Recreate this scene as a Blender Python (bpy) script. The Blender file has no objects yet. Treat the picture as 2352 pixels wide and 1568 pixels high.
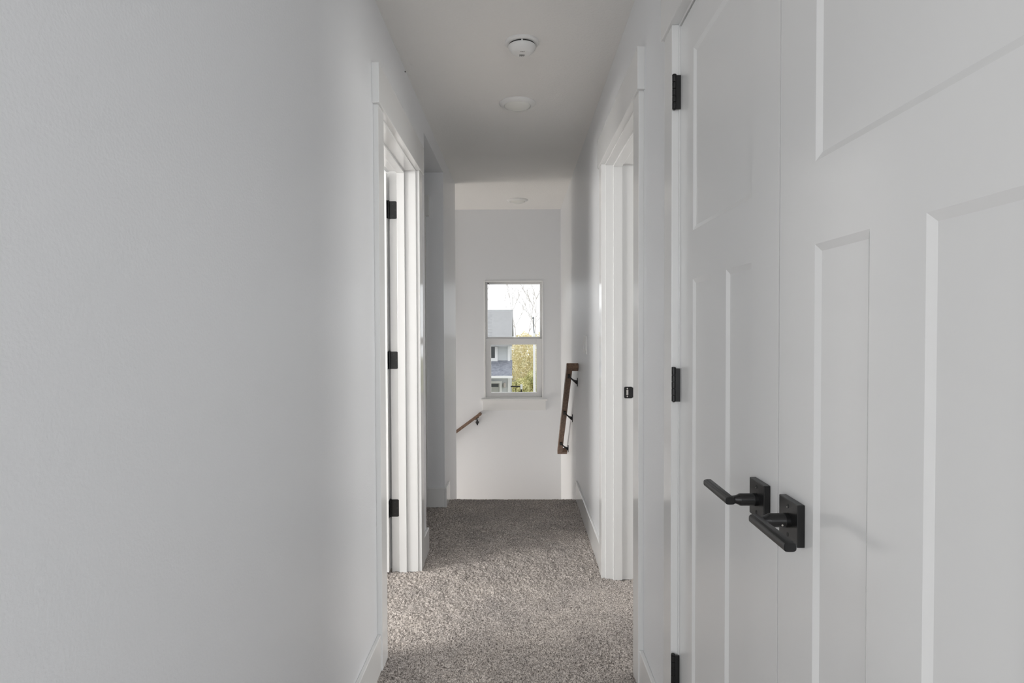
import bpy, bmesh, math, random
import numpy as np
from mathutils import Vector, Matrix

random.seed(7)
rng = np.random.default_rng(7)
SC = bpy.context.scene
COL = SC.collection

# ------------------------------------------------------------------ camera
EYE = 1.25
YAW, PITCH, ROLL = -0.010072, -0.021390, -0.0035
cd = bpy.data.cameras.new('camera')
cam = bpy.data.objects.new('camera', cd)
COL.objects.link(cam)
fw = Vector((math.sin(YAW) * math.cos(PITCH), math.cos(YAW) * math.cos(PITCH), math.sin(PITCH)))
r0 = Vector((math.cos(YAW), -math.sin(YAW), 0))
u0 = r0.cross(fw)
rr = math.cos(ROLL) * r0 + math.sin(ROLL) * u0
uu = -math.sin(ROLL) * r0 + math.cos(ROLL) * u0
cam.matrix_world = Matrix(((rr.x, uu.x, -fw.x, 0), (rr.y, uu.y, -fw.y, 0), (rr.z, uu.z, -fw.z, EYE), (0, 0, 0, 1)))
cd.sensor_fit = 'HORIZONTAL'
cd.sensor_width = 36.0
cd.lens = 36.0 * 1400.0 / 2352.0
cd.clip_start = 0.02
cd.clip_end = 300
SC.camera = cam

# ------------------------------------------------------------------ view, sky, daylight and added fill
vs = SC.view_settings
vs.view_transform = 'Standard'
vs.look = 'None'
vs.gamma = 1.0
vs.use_curve_mapping = False
vs.exposure = 0.06

world = bpy.data.worlds.new('overcast_sky')
SC.world = world
world.use_nodes = True
wn = world.node_tree
wn.nodes.clear()
wo = wn.nodes.new('ShaderNodeOutputWorld')
bg = wn.nodes.new('ShaderNodeBackground')
bg.inputs['Color'].default_value = (0.95, 0.98, 1.0, 1)
bg.inputs['Strength'].default_value = 1.35
wn.links.new(bg.outputs[0], wo.inputs[0])


def area(name, loc, direction, sx, sy, power, color=(1, 1, 1), spread=180):
    l = bpy.data.lights.new(name, 'AREA')
    l.shape = 'RECTANGLE'
    l.size, l.size_y = sx, sy
    l.energy = power
    l.color = color
    l.spread = math.radians(spread)
    o = bpy.data.objects.new(name, l)
    o.location = loc
    o.rotation_euler = Vector(direction).to_track_quat('-Z', 'Y').to_euler()
    COL.objects.link(o)
    return o


# left bedroom and entry daylight; right bedroom and loft lamps are added fill
LP = dict(bed_l=90, bed_r=46, back_l=25, back_c=56, back_r=48, side_l=14, entry=70)   # watts
area('daylight_left_bedroom', (-3.63, 1.5, 1.62), (1, 0.02, -0.04), 1.1, 1.2, LP['bed_l'], (1.0, 0.985, 0.96))
area('fill_right_bedroom', (3.66, 3.6, 1.45), (-1, 0, -0.02), 1.3, 1.2, LP['bed_r'], (1.0, 0.99, 0.97))  # added lamp at an unseen window, brightens the left hall wall
area('fill_loft_left', (-2.45, -4.36, 1.45), (0.25, 1, -0.02), 1.4, 1.6, LP['back_l'], (0.94, 0.97, 1.0))  # added lamp behind the camera, brightens the closet doors
area('fill_loft_middle', (0.0, -4.36, 1.45), (0, 1, -0.02), 2.2, 1.6, LP['back_c'], (0.945, 0.972, 1.0))  # added lamp on the hall axis, evens out both hall walls
area('fill_loft_right', (2.45, -4.36, 1.45), (-0.25, 1, -0.02), 1.4, 1.6, LP['back_r'], (0.92, 0.96, 1.0))  # added lamp behind the camera, brightens the near left wall
area('fill_loft_side_left', (-3.54, -1.4, 1.35), (1, 0.3, -0.02), 2.0, 1.5, LP['side_l'], (0.985, 0.99, 1.0))  # added side lamp, lights the closet doors at an angle
area('daylight_entry', (-3.3, 5.50, -1.1), (1, 0.38, -0.30), 0.75, 1.8, LP['entry'], (1.0, 0.925, 0.845))

# ------------------------------------------------------------------ materials


def new_mat(name, color, rough=0.5, spec=0.5, metal=0.0):
    m = bpy.data.materials.new(name)
    m.use_nodes = True
    b = m.node_tree.nodes['Principled BSDF']
    b.inputs['Base Color'].default_value = (*color, 1)
    b.inputs['Roughness'].default_value = rough
    b.inputs['Specular IOR Level'].default_value = spec
    b.inputs['Metallic'].default_value = metal
    return m


def nodes_of(m):
    return m.node_tree.nodes, m.node_tree.links, m.node_tree.nodes['Principled BSDF']


def coords(m, scale=(1, 1, 1), kind='Object'):
    n, l, b = nodes_of(m)
    tc = n.new('ShaderNodeTexCoord')
    mp = n.new('ShaderNodeMapping')
    mp.inputs['Scale'].default_value = scale
    l.new(tc.outputs[kind], mp.inputs[0])
    return mp.outputs[0]


def noise(m, vec, scale, detail=2.0, rough=0.5):
    n, l, b = nodes_of(m)
    t = n.new('ShaderNodeTexNoise')
    t.inputs['Scale'].default_value = scale
    t.inputs['Detail'].default_value = detail
    t.inputs['Roughness'].default_value = rough
    l.new(vec, t.inputs['Vector'])
    return t.outputs['Fac']


def ramp(m, fac, stops):
    n, l, b = nodes_of(m)
    r = n.new('ShaderNodeValToRGB')
    while len(r.color_ramp.elements) < len(stops):
        r.color_ramp.elements.new(0.5)
    for e, (p, c) in zip(r.color_ramp.elements, stops):
        e.position = p
        e.color = (*c, 1)
    l.new(fac, r.inputs[0])
    return r.outputs[0]


def bump(m, fac, strength, dist):
    n, l, b = nodes_of(m)
    bp = n.new('ShaderNodeBump')
    bp.inputs['Strength'].default_value = strength
    bp.inputs['Distance'].default_value = dist
    l.new(fac, bp.inputs['Height'])
    l.new(bp.outputs[0], b.inputs['Normal'])


def paint(name, color, rough, spec, scale, strength, dist):
    m = new_mat(name, color, rough, spec)
    v = coords(m)
    f = noise(m, v, scale, 3.0, 0.55)
    bump(m, f, strength, dist)
    return m


M = {}
M['wall'] = paint('grey_wall_paint', (0.815, 0.824, 0.838), 0.38, 0.5, 190, 0.42, 0.0012)
M['ceiling'] = paint('textured_ceiling_paint', (0.86, 0.85, 0.83), 0.75, 0.3, 95, 0.6, 0.003)
M['trim'] = paint('white_trim_paint', (0.82, 0.82, 0.812), 0.12, 0.5, 40, 0.05, 0.0006)
M['door'] = paint('white_door_paint', (0.86, 0.86, 0.855), 0.17, 0.5, 60, 0.05, 0.0004)
M['vinyl'] = new_mat('white_vinyl', (0.78, 0.78, 0.78), 0.35)
M['plastic'] = new_mat('white_plastic', (0.80, 0.80, 0.79), 0.35)
M['slot'] = new_mat('dark_slot', (0.03, 0.03, 0.03), 0.7)
M['lens'] = new_mat('frosted_lens', (0.78, 0.78, 0.74), 0.25)
M['black'] = paint('matte_black_metal', (0.008, 0.008, 0.0085), 0.33, 0.45, 300, 0.04, 0.0003)
M['steel'] = new_mat('bright_steel', (0.6, 0.58, 0.55), 0.25, 0.5, 1.0)

# stained handrail wood
m = new_mat('stained_wood', (0.1, 0.05, 0.03), 0.4)
v = coords(m, (8, 1.2, 8))
f = noise(m, v, 9, 6, 0.65)
c = ramp(m, f, [(0.3, (0.11, 0.064, 0.041)), (0.55, (0.22, 0.138, 0.094)), (0.8, (0.34, 0.225, 0.158))])
m.node_tree.links.new(c, m.node_tree.nodes['Principled BSDF'].inputs['Base Color'])
bump(m, f, 0.2, 0.001)
M['wood'] = m

# carpet: twisted two-tone pile
m = new_mat('grey_taupe_carpet', (0.3, 0.27, 0.25), 0.95, 0.1)
n, l, b = nodes_of(m)
v = coords(m)
f1 = noise(m, v, 210, 2, 0.6)
c1 = ramp(m, f1, [(0.34, (0.18, 0.160, 0.145)), (0.45, (0.43, 0.390, 0.360)), (0.55, (0.67, 0.612, 0.570)), (0.68, (0.87, 0.805, 0.755))])
f2 = noise(m, v, 3.2, 3, 0.6)
c2 = ramp(m, f2, [(0.3, (0.82, 0.82, 0.83)), (0.7, (1.08, 1.07, 1.06))])  # broad patches: shading of brushed pile, put into the colour
mx = n.new('ShaderNodeMix')
mx.data_type = 'RGBA'
mx.blend_type = 'MULTIPLY'
mx.inputs[0].default_value = 1.0
l.new(c1, mx.inputs[6])
l.new(c2, mx.inputs[7])
l.new(mx.outputs[2], b.inputs['Base Color'])
f3 = noise(m, v, 420, 2, 0.6)
bump(m, f3, 0.6, 0.004)
M['carpet'] = m

# window glass: clear, with a weak reflection
m = bpy.data.materials.new('clear_glass')
m.use_nodes = True
n = m.node_tree.nodes
n.clear()
o = n.new('ShaderNodeOutputMaterial')
t = n.new('ShaderNodeBsdfTransparent')
g = n.new('ShaderNodeBsdfGlossy')
g.inputs['Roughness'].default_value = 0.02
fr = n.new('ShaderNodeFresnel')
fr.inputs['IOR'].default_value = 1.12
ms = n.new('ShaderNodeMixShader')
m.node_tree.links.new(fr.outputs[0], ms.inputs[0])
m.node_tree.links.new(t.outputs[0], ms.inputs[1])
m.node_tree.links.new(g.outputs[0], ms.inputs[2])
m.node_tree.links.new(ms.outputs[0], o.inputs[0])
M['glass'] = m

# exterior
m = new_mat('grey_shingles', (0.25, 0.25, 0.26), 0.9)
v = coords(m)
n, l, b = nodes_of(m)
br = n.new('ShaderNodeTexBrick')
br.inputs['Scale'].default_value = 4.0
br.inputs['Color1'].default_value = (0.33, 0.33, 0.335, 1)
br.inputs['Color2'].default_value = (0.41, 0.41, 0.415, 1)
br.inputs['Mortar'].default_value = (0.29, 0.29, 0.3, 1)
br.inputs['Mortar Size'].default_value = 0.012
l.new(v, br.inputs['Vector'])
l.new(br.outputs['Color'], b.inputs['Base Color'])
M['shingle'] = m
m = new_mat('blue_grey_shingles', (0.2, 0.21, 0.24), 0.9)
v = coords(m)
f = noise(m, v, 9, 4, 0.7)
c = ramp(m, f, [(0.3, (0.17, 0.18, 0.215)), (0.7, (0.34, 0.355, 0.40))])
m.node_tree.links.new(c, m.node_tree.nodes['Principled BSDF'].inputs['Base Color'])
M['porch'] = m
m = new_mat('grey_lap_siding', (0.60, 0.62, 0.63), 0.7)
n, l, b = nodes_of(m)
wv = n.new('ShaderNodeTexWave')
wv.bands_direction = 'Z'
wv.wave_profile = 'SAW'
wv.inputs['Scale'].default_value = 1.6
l.new(coords(m), wv.inputs['Vector'])
bump(m, wv.outputs['Fac'], 0.6, 0.02)
M['siding'] = m
M['white_ext'] = new_mat('white_exterior_trim', (0.85, 0.85, 0.85), 0.6)
M['dark_pane'] = new_mat('dark_house_pane', (0.07, 0.075, 0.08), 0.15)
M['grey_panel'] = new_mat('grey_garage_panel', (0.5, 0.5, 0.48), 0.6)
m = new_mat('autumn_leaves', (0.4, 0.36, 0.12), 0.8)
v = coords(m)
f = noise(m, v, 1.7, 4, 0.7)
c = ramp(m, f, [(0.3, (0.62, 0.58, 0.34)), (0.5, (0.92, 0.83, 0.54)), (0.7, (0.95, 0.88, 0.68))])
m.node_tree.links.new(c, m.node_tree.nodes['Principled BSDF'].inputs['Base Color'])
M['leaf'] = m
m = new_mat('green_leaves', (0.15, 0.2, 0.06), 0.8)
v = coords(m)
f = noise(m, v, 2.5, 4, 0.7)
c = ramp(m, f, [(0.35, (0.40, 0.42, 0.19)), (0.65, (0.85, 0.78, 0.42))])
m.node_tree.links.new(c, m.node_tree.nodes['Principled BSDF'].inputs['Base Color'])
M['leaf_green'] = m
M['bark'] = paint('grey_bark', (0.60, 0.55, 0.52), 0.9, 0.2, 20, 0.5, 0.02)
m = new_mat('ground_grass', (0.2, 0.2, 0.12), 0.95)
v = coords(m)
f = noise(m, v, 0.8, 5, 0.7)
c = ramp(m, f, [(0.3, (0.16, 0.17, 0.08)), (0.7, (0.32, 0.30, 0.2))])
m.node_tree.links.new(c, m.node_tree.nodes['Principled BSDF'].inputs['Base Color'])
M['ground'] = m

# ------------------------------------------------------------------ mesh helpers


def add_box(bm, lo, hi, bevel=0.0, seg=2, mat=None, only=None):
    lo, hi = Vector(lo), Vector(hi)
    r = bmesh.ops.create_cube(bm, size=1.0)
    vs_ = r['verts']
    ce, sz = (lo + hi) / 2, hi - lo
    for vv in vs_:
        p = Vector((vv.co.x * sz.x, vv.co.y * sz.y, vv.co.z * sz.z)) + ce
        vv.co = p
    if bevel > 0:
        es = list({e for vv in vs_ for e in vv.link_edges})
        if only is not None:
            es = [e for e in es if only(e)]
        rb = bmesh.ops.bevel(bm, geom=es, offset=bevel, segments=seg, profile=0.5, affect='EDGES')
        vs_ = list({vv for vv in vs_ if vv.is_valid} | set(rb['verts']))
    if mat is not None:
        bmesh.ops.transform(bm, matrix=mat, verts=vs_)
    return vs_


def add_lathe(bm, prof, origin, axis='Z', seg=40, cap=True):
    """prof: list of (radius, height along axis)"""
    o = Vector(origin)

    def pt(r_, h_, a):
        x, y = r_ * math.cos(a), r_ * math.sin(a)
        if axis == 'Z':
            return o + Vector((x, y, h_))
        if axis == 'X':
            return o + Vector((h_, x, y))
        return o + Vector((x, h_, y))
    rings = []
    for r_, h_ in prof:
        rings.append([bm.verts.new(pt(r_, h_, 2 * math.pi * k / seg)) for k in range(seg)])
    for a, b_ in zip(rings[:-1], rings[1:]):
        for k in range(seg):
            bm.faces.new((a[k], a[(k + 1) % seg], b_[(k + 1) % seg], b_[k]))
    if cap:
        bm.faces.new(rings[0])
        bm.faces.new(rings[-1])


def add_tube(bm, pts, radii, seg=10, cap=True):
    pts = [Vector(p) for p in pts]
    if not hasattr(radii, '__len__'):
        radii = [radii] * len(pts)
    rings = []
    for i, p in enumerate(pts):
        a = pts[max(0, i - 1)]
        b_ = pts[min(len(pts) - 1, i + 1)]
        d = (b_ - a).normalized()
        ref = Vector((0, 0, 1)) if abs(d.z) < 0.9 else Vector((1, 0, 0))
        s = d.cross(ref).normalized()
        t_ = s.cross(d).normalized()
        rings.append([bm.verts.new(p + radii[i] * (math.cos(2 * math.pi * k / seg) * s + math.sin(2 * math.pi * k / seg) * t_)) for k in range(seg)])
    for a, b_ in zip(rings[:-1], rings[1:]):
        for k in range(seg):
            bm.faces.new((a[k], a[(k + 1) % seg], b_[(k + 1) % seg], b_[k]))
    if cap:
        bm.faces.new(rings[0])
        bm.faces.new(rings[-1])


def add_prism(bm, poly, fn, a, b_):
    """poly: 2-D points; fn(u, v, t) -> 3-D; extruded from t=a to t=b_"""
    A = [bm.verts.new(fn(u, v_, a)) for u, v_ in poly]
    B = [bm.verts.new(fn(u, v_, b_)) for u, v_ in poly]
    k = len(poly)
    for i in range(k):
        bm.faces.new((A[i], A[(i + 1) % k], B[(i + 1) % k], B[i]))
    bm.faces.new(A)
    bm.faces.new(B)


def link_mesh(name, bm, mat, parent=None, smooth=False, origin=None):
    bmesh.ops.recalc_face_normals(bm, faces=bm.faces)
    me = bpy.data.meshes.new(name)
    if origin is not None:
        bmesh.ops.translate(bm, vec=-Vector(origin), verts=bm.verts)
    bm.to_mesh(me)
    bm.free()
    me.materials.append(mat)
    if smooth:
        for p in me.polygons:
            p.use_smooth = True
    o_ = bpy.data.objects.new(name, me)
    COL.objects.link(o_)
    if origin is not None:
        o_.location = origin
    if smooth == 'angle':
        try:
            me.shade_auto_smooth = True
        except Exception:
            pass
        sharp(me)
    if parent is not None:
        o_.parent = parent
        bpy.context.view_layer.update()
        o_.matrix_parent_inverse = parent.matrix_world.inverted()
    return o_


def sharp(me, deg=35):
    bm = bmesh.new()
    bm.from_mesh(me)
    for e in bm.edges:
        if len(e.link_faces) == 2 and e.calc_face_angle(0) > math.radians(deg):
            e.smooth = False
    bm.to_mesh(me)
    bm.free()


def tag(o_, label, cat, group=None, kind=None):
    o_['label'] = label
    o_['category'] = cat
    if group:
        o_['group'] = group
    if kind:
        o_['kind'] = kind
    return o_


def struct(o_, label, cat):
    return tag(o_, label, cat, kind='structure')


def empty(name, loc):
    o_ = bpy.data.objects.new(name, None)
    o_.location = loc
    o_.empty_display_size = 0.05
    COL.objects.link(o_)
    bpy.context.view_layer.update()
    return o_


def boxes(name, lst, mat, bevel=0.0, parent=None):
    bm = bmesh.new()
    for lo, hi in lst:
        add_box(bm, lo, hi, bevel)
    return link_mesh(name, bm, mat, parent)


# ------------------------------------------------------------------ dimensions
XL, XLO = -0.517, -0.652      # hall face and room face of the left wall
XR, XRO = 0.43, 0.575
CE = 2.445
FE = 4.435                    # where the carpet ends at the stairs
LW_END = 5.05                 # end of the left wall
FAR = 6.15                    # far wall
LO = -2.9                     # lower floor
L0, L1 = 2.292, 3.105         # left doorway
R0, R1 = 2.193, 3.010         # right doorway
C0, C1 = 0.392, 1.637         # closet opening
P0, P1 = 3.385, 4.245         # side passage opening
DT = 2.05                     # height of the door openings
BACK = 0.30

# ------------------------------------------------------------------ walls


def vert_edge(e):
    d = e.verts[0].co - e.verts[1].co
    return abs(d.z) > 0.5


bm = bmesh.new()
add_box(bm, (XLO, BACK, 0), (XL, L0 - 0.018, CE))
add_box(bm, (XLO, L0 - 0.018, DT + 0.018), (XL, L1 + 0.018, CE))
add_box(bm, (XLO, L1 + 0.018, 0), (XL, P0, CE))
add_box(bm, (XLO, P0, 2.333), (XL, P1, CE))
add_box(bm, (XLO, P1, LO), (XL, LW_END, CE))
w = link_mesh('wall_left', bm, M['wall'])
struct(w, 'light grey painted wall along the left side of the hall', 'wall')

bm = bmesh.new()
add_box(bm, (XR, BACK, 0), (XRO, C0 - 0.018, CE))
add_box(bm, (XR, C0 - 0.018, DT + 0.02), (XRO, C1 + 0.018, CE))
add_box(bm, (XR, C1 + 0.018, 0), (XRO, R0 - 0.018, CE))
add_box(bm, (XR, R0 - 0.018, DT + 0.018), (XRO, R1 + 0.018, CE))
add_box(bm, (XR, R1 + 0.018, 0), (XRO, FE - 0.2, CE))
add_box(bm, (XR, FE - 0.2, LO), (XRO, FAR, CE))
w = link_mesh('wall_right', bm, M['wall'])
struct(w, 'light grey painted wall along the right side of the hall', 'wall')

# far wall with the window opening
WX0, WX1, WZ0, WZ1 = -0.345, 0.255, 0.538, 1.733
bm = bmesh.new()
add_box(bm, (-3.5, FAR, LO), (WX0, FAR + 0.15, CE))
add_box(bm, (WX1, FAR, LO), (XRO, FAR + 0.15, CE))
add_box(bm, (WX0, FAR, LO), (WX1, FAR + 0.15, WZ0))
add_box(bm, (WX0, FAR, WZ1), (WX1, FAR + 0.15, CE))
w = link_mesh('wall_far', bm, M['wall'])
struct(w, 'grey stairwell wall with the window at the end of the hall', 'wall')

# side passage back wall
bm = bmesh.new()
add_box(bm, (-2.6, P1, 0), (XLO, P1 + 0.115, CE))
w = link_mesh('wall_passage', bm, M['wall'])
struct(w, 'dim grey wall of the side passage on the left', 'wall')

# room shells around the hall (their faces shut the light in)
bm = bmesh.new()
add_box(bm, (-2.6, P0 - 0.115, 0), (XLO, P0, CE))            # between bedroom and passage
add_box(bm, (-2.7, P0 - 0.115, 0), (-2.6, P1 + 0.115, CE))
add_box(bm, (-3.6, 0.3, 0), (XLO, 0.42, CE))
add_box(bm, (-3.6, P0 - 0.115, 0), (-2.7, P0, CE))
add_box(bm, (-3.6, 0.42, 0), (-3.5, 0.9, CE))
add_box(bm, (-3.6, 2.1, 0), (-3.5, P0 - 0.115, CE))
add_box(bm, (-3.6, 0.9, 0), (-3.5, 2.1, 0.98))
add_box(bm, (-3.6, 0.9, 2.26), (-3.5, 2.1, CE))
w = link_mesh('wall_bedroom_left', bm, M['wall'])
struct(w, 'walls of the bedroom behind the left doorway', 'wall')
bm = bmesh.new()
add_box(bm, (XRO, 1.85, 0), (3.6, 1.97, CE))
add_box(bm, (XRO, 5.2, 0), (3.6, 5.32, CE))
add_box(bm, (3.5, 1.97, 0), (3.6, 2.9, CE))
add_box(bm, (3.5, 4.3, 0), (3.6, 5.2, CE))
add_box(bm, (3.5, 2.9, 0), (3.6, 4.3, 0.8))
add_box(bm, (3.5, 2.9, 2.1), (3.6, 4.3, CE))
w = link_mesh('wall_bedroom_right', bm, M['wall'])
struct(w, 'walls of the bedroom behind the right doorway', 'wall')
bm = bmesh.new()
add_box(bm, (XRO, C0 - 0.14, 0), (1.25, C0 - 0.03, CE))
add_box(bm, (XRO, 1.74, 0), (1.25, 1.85, CE))
add_box(bm, (1.25, C0 - 0.14, 0), (1.35, 1.85, CE))
w = link_mesh('wall_closet', bm, M['wall'])
struct(w, 'walls inside the closet behind the double doors', 'wall')
bm = bmesh.new()
add_box(bm, (-3.5, BACK - 0.115, 0), (XLO, BACK, CE))
add_box(bm, (XRO, BACK - 0.115, 0), (3.5, BACK, CE))
add_box(bm, (-3.6, -4.4, 0), (-3.5, -2.45, CE))
add_box(bm, (-3.6, -0.35, 0), (-3.5, BACK, CE))
add_box(bm, (-3.6, -2.45, 0), (-3.5, -0.35, 0.55))
add_box(bm, (-3.6, -2.45, 2.15), (-3.5, -0.35, CE))
add_box(bm, (3.5, -4.4, 0), (3.6, BACK, CE))
for xa, xb in ((-3.5, -3.2), (-1.7, -1.15), (1.15, 1.7), (3.2, 3.5)):
    add_box(bm, (xa, -4.4, 0), (xb, -4.3, CE))
add_box(bm, (-3.2, -4.4, 0), (3.2, -4.3, 0.6))
add_box(bm, (-3.2, -4.4, 2.3), (3.2, -4.3, CE))
w = link_mesh('wall_added_loft', bm, M['wall'])  # unseen loft, its window openings placed to suit the added lamps
struct(w, 'added walls of an unseen loft behind the camera', 'wall')
bm = bmesh.new()
add_box(bm, (-3.5, LW_END - 0.115, LO), (XLO, LW_END, CE))
add_box(bm, (-3.5, LW_END, -0.05), (-3.4, FAR, CE))
add_box(bm, (-3.5, LW_END, LO), (-3.4, LW_END + 0.1, -0.05))
w = link_mesh('wall_stairwell', bm, M['wall'])
struct(w, 'inner wall of the stairwell around the corner on the left', 'wall')
bm = bmesh.new()
add_box(bm, (XLO, FE - 0.13, LO), (XR, FE - 0.012, -0.02))
w = link_mesh('wall_under_floor', bm, M['wall'])
struct(w, 'wall below the carpet edge at the top of the stairs', 'wall')

# ceiling
bm = bmesh.new()
add_box(bm, (-3.6, -4.5, CE), (3.7, FAR + 0.15, CE + 0.12))
add_box(bm, (-2.6, P0, 2.333), (XLO, P1, CE - 0.001))
w = link_mesh('ceiling', bm, M['ceiling'])
struct(w, 'white lightly textured hall ceiling', 'ceiling')

# ------------------------------------------------------------------ carpet floor
bm = bmesh.new()
add_box(bm, (-3.6, -4.5, -0.2), (3.7, 1.9, -0.006))
add_box(bm, (-3.6, 1.9, -0.2), (-0.72, P1, -0.006))
add_box(bm, (0.62, 1.9, -0.2), (3.7, 5.3, -0.006))
add_box(bm, (-0.72, 1.9, -0.2), (0.62, FE - 0.012, -0.014))
me0 = bpy.data.meshes.new('tmp')
bm.to_mesh(me0)
bm.free()
step = 0.0036
x0, x1, y0, y1 = -0.72, 0.62, 1.9, FE
nx, ny = int((x1 - x0) / step), int((y1 - y0) / step)
gx, gy = np.meshgrid(np.linspace(x0, x1, nx), np.linspace(y0, y1, ny))


def smooth2(a, k):
    for _ in range(k):
        a = (a + np.roll(a, 1, 0) + np.roll(a, -1, 0) + np.roll(a, 1, 1) + np.roll(a, -1, 1)) / 5
    return a


def unit(a):
    return (a - a.mean()) / a.std()


hz = 0.0026 * unit(smooth2(rng.normal(size=gx.shape), 1)) + 0.0006 * unit(smooth2(rng.normal(size=gx.shape), 5))
hz += 0.0022 * unit(smooth2(rng.normal(size=gx.shape), 60))
jx = rng.normal(size=gx.shape) * 0.0009
jy = rng.normal(size=gx.shape) * 0.0009
jy[-1] = rng.normal(size=nx) * 0.0006
hz[-5:] *= np.array([0.8, 0.6, 0.45, 0.35, 0.3])[:, None]
V = np.stack([gx + jx, gy + jy, hz], -1).reshape(-1, 3)
# rounded drop at the stair edge
lip = np.stack([gx[-1], np.full(nx, FE + 0.004), np.full(nx, -0.03)], -1)
V = np.concatenate([V, lip])
idx = np.arange((ny + 1) * nx).reshape(ny + 1, nx)
F = np.stack([idx[:-1, :-1], idx[:-1, 1:], idx[1:, 1:], idx[1:, :-1]], -1).reshape(-1, 4)
v_old = np.empty(len(me0.vertices) * 3)
me0.vertices.foreach_get('co', v_old)
v_old = v_old.reshape(-1, 3)
f_old = np.array([list(p.vertices) for p in me0.polygons])
F_all = np.concatenate([F, f_old + len(V)])
V_all = np.concatenate([V, v_old])
me = bpy.data.meshes.new('floor')
me.vertices.add(len(V_all))
me.vertices.foreach_set('co', V_all.ravel())
me.loops.add(F_all.size)
me.loops.foreach_set('vertex_index', F_all.ravel().astype(np.int32))
me.polygons.add(len(F_all))
me.polygons.foreach_set('loop_start', np.arange(0, F_all.size, 4, dtype=np.int32))
sm = np.ones(len(F_all), dtype=bool)
sm[len(F):] = False
me.update(calc_edges=True)
me.polygons.foreach_set('use_smooth', sm)
me.validate()
me.materials.append(M['carpet'])
floor = bpy.data.objects.new('floor', me)
COL.objects.link(floor)
struct(floor, 'grey taupe cut pile carpet on the hall floor', 'carpet')
bpy.data.meshes.remove(me0)

# stairs down and landing
TR, RI, NST = 0.255, 0.19, 4
bm = bmesh.new()
for k in range(1, NST):
    add_box(bm, (XL + 0.004, FE + TR * (k - 1), -RI * k - 0.04), (XR - 0.004, FE + TR * k + 0.02, -RI * k), 0.008)
    add_box(bm, (XL + 0.004, FE + TR * (k - 1), -RI * k - 0.6), (XR - 0.004, FE + TR * k, -RI * k - 0.04))
yl = FE + TR * (NST - 1)
zl = -RI * NST
add_box(bm, (XL + 0.004, yl, zl - 0.2), (XR - 0.004, FAR - 0.004, zl), 0.004)
for k in range(1, 11):
    add_box(bm, (XL - TR * k, LW_END + 0.01, zl - RI * k - 0.2), (XL - TR * (k - 1), FAR - 0.004, zl - RI * k), 0.004)
st = link_mesh('staircase', bm, M['carpet'])
struct(st, 'carpeted stairs going down beyond the end of the hall', 'stairs')

# ------------------------------------------------------------------ casings and jambs


def door_frame(name, side, a, b_, near, far, label, head_over=0.016, stop_rev=False):
    """side -1 left wall, +1 right wall. One mesh: casing legs, head, jambs and stop."""
    face = XL if side < 0 else XR
    back = XLO if side < 0 else XRO
    s = -side                       # towards the hall
    def xr(u0, u1):                 # u measured from the wall face towards the hall
        p, q = face + s * u0, face + s * u1
        return min(p, q), max(p, q)
    bm = bmesh.new()
    cx = xr(-0.004, 0.018)
    rv = 0.006
    add_box(bm, (cx[0], a - rv - near, 0.0), (cx[1], a - rv, DT + rv), 0.0018)
    add_box(bm, (cx[0], b_ + rv, 0.0), (cx[1], b_ + rv + far, DT + rv), 0.0018)
    hx = xr(-0.004, 0.025)
    add_box(bm, (hx[0], a - rv - near - head_over, DT + rv), (hx[1], b_ + rv + far + head_over, DT + rv + 0.142), 0.0018)
    jx0, jx1 = min(face, back), max(face, back)
    add_box(bm, (jx0, a - 0.018, 0.0), (jx1, a, DT), 0.0015)
    add_box(bm, (jx0, b_, 0.0), (jx1, b_ + 0.018, DT), 0.0015)
    add_box(bm, (jx0, a - 0.018, DT), (jx1, b_ + 0.018, DT + 0.018), 0.0015)
    return bm, face, s


# left doorway (frame_left): the door swings into the bedroom
bm, face, s = door_frame('l', -1, L0, L1, 0.089, 0.089, '')
sx0, sx1 = -0.622, -0.560
add_box(bm, (sx0 + 0.009, L1 - 0.011, 0), (sx1 - 0.014, L1, DT - 0.011), 0.0015)
add_box(bm, (sx0 + 0.009, L0, 0), (sx1 - 0.014, L0 + 0.011, DT - 0.011), 0.0015)
add_box(bm, (sx0 + 0.009, L0, DT - 0.011), (sx1 - 0.014, L1, DT), 0.0015)
# bedroom-side casing
add_box(bm, (XLO - 0.018, L0 - 0.095, 0), (XLO, L0 - 0.006, DT + 0.006), 0.0018)
add_box(bm, (XLO - 0.018, L1 + 0.03, 0), (XLO, L1 + 0.119, DT + 0.006), 0.0018)
add_box(bm, (XLO - 0.025, L0 - 0.11, DT + 0.006), (XLO, L1 + 0.135, DT + 0.148), 0.0018)
t1 = link_mesh('trim_1', bm, M['trim'])
struct(t1, 'white casing and jamb of the left doorway', 'door frame')

bm, face, s = door_frame('r', 1, R0, R1, 0.095, 0.089, '')
add_box(bm, (0.468, R1 - 0.011, 0), (0.512, R1, DT - 0.011), 0.0015)
add_box(bm, (0.468, R0, 0), (0.512, R0 + 0.011, DT - 0.011), 0.0015)
add_box(bm, (0.468, R0, DT - 0.011), (0.512, R1, DT), 0.0015)
add_box(bm, (XRO, R1 + 0.006, 0), (XRO + 0.018, R1 + 0.095, DT + 0.006), 0.0018)
add_box(bm, (XRO, R0 - 0.095, 0), (XRO + 0.018, R0 - 0.006, DT + 0.006), 0.0018)
t2 = link_mesh('trim_2', bm, M['trim'])
struct(t2, 'white casing and jamb of the right doorway', 'door frame')

bm, face, s = door_frame('c', 1, C0, C1, 0.070, 0.083, '')
t3 = link_mesh('trim_3', bm, M['trim'])
struct(t3, 'white casing around the closet double doors on the right', 'door frame')

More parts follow.
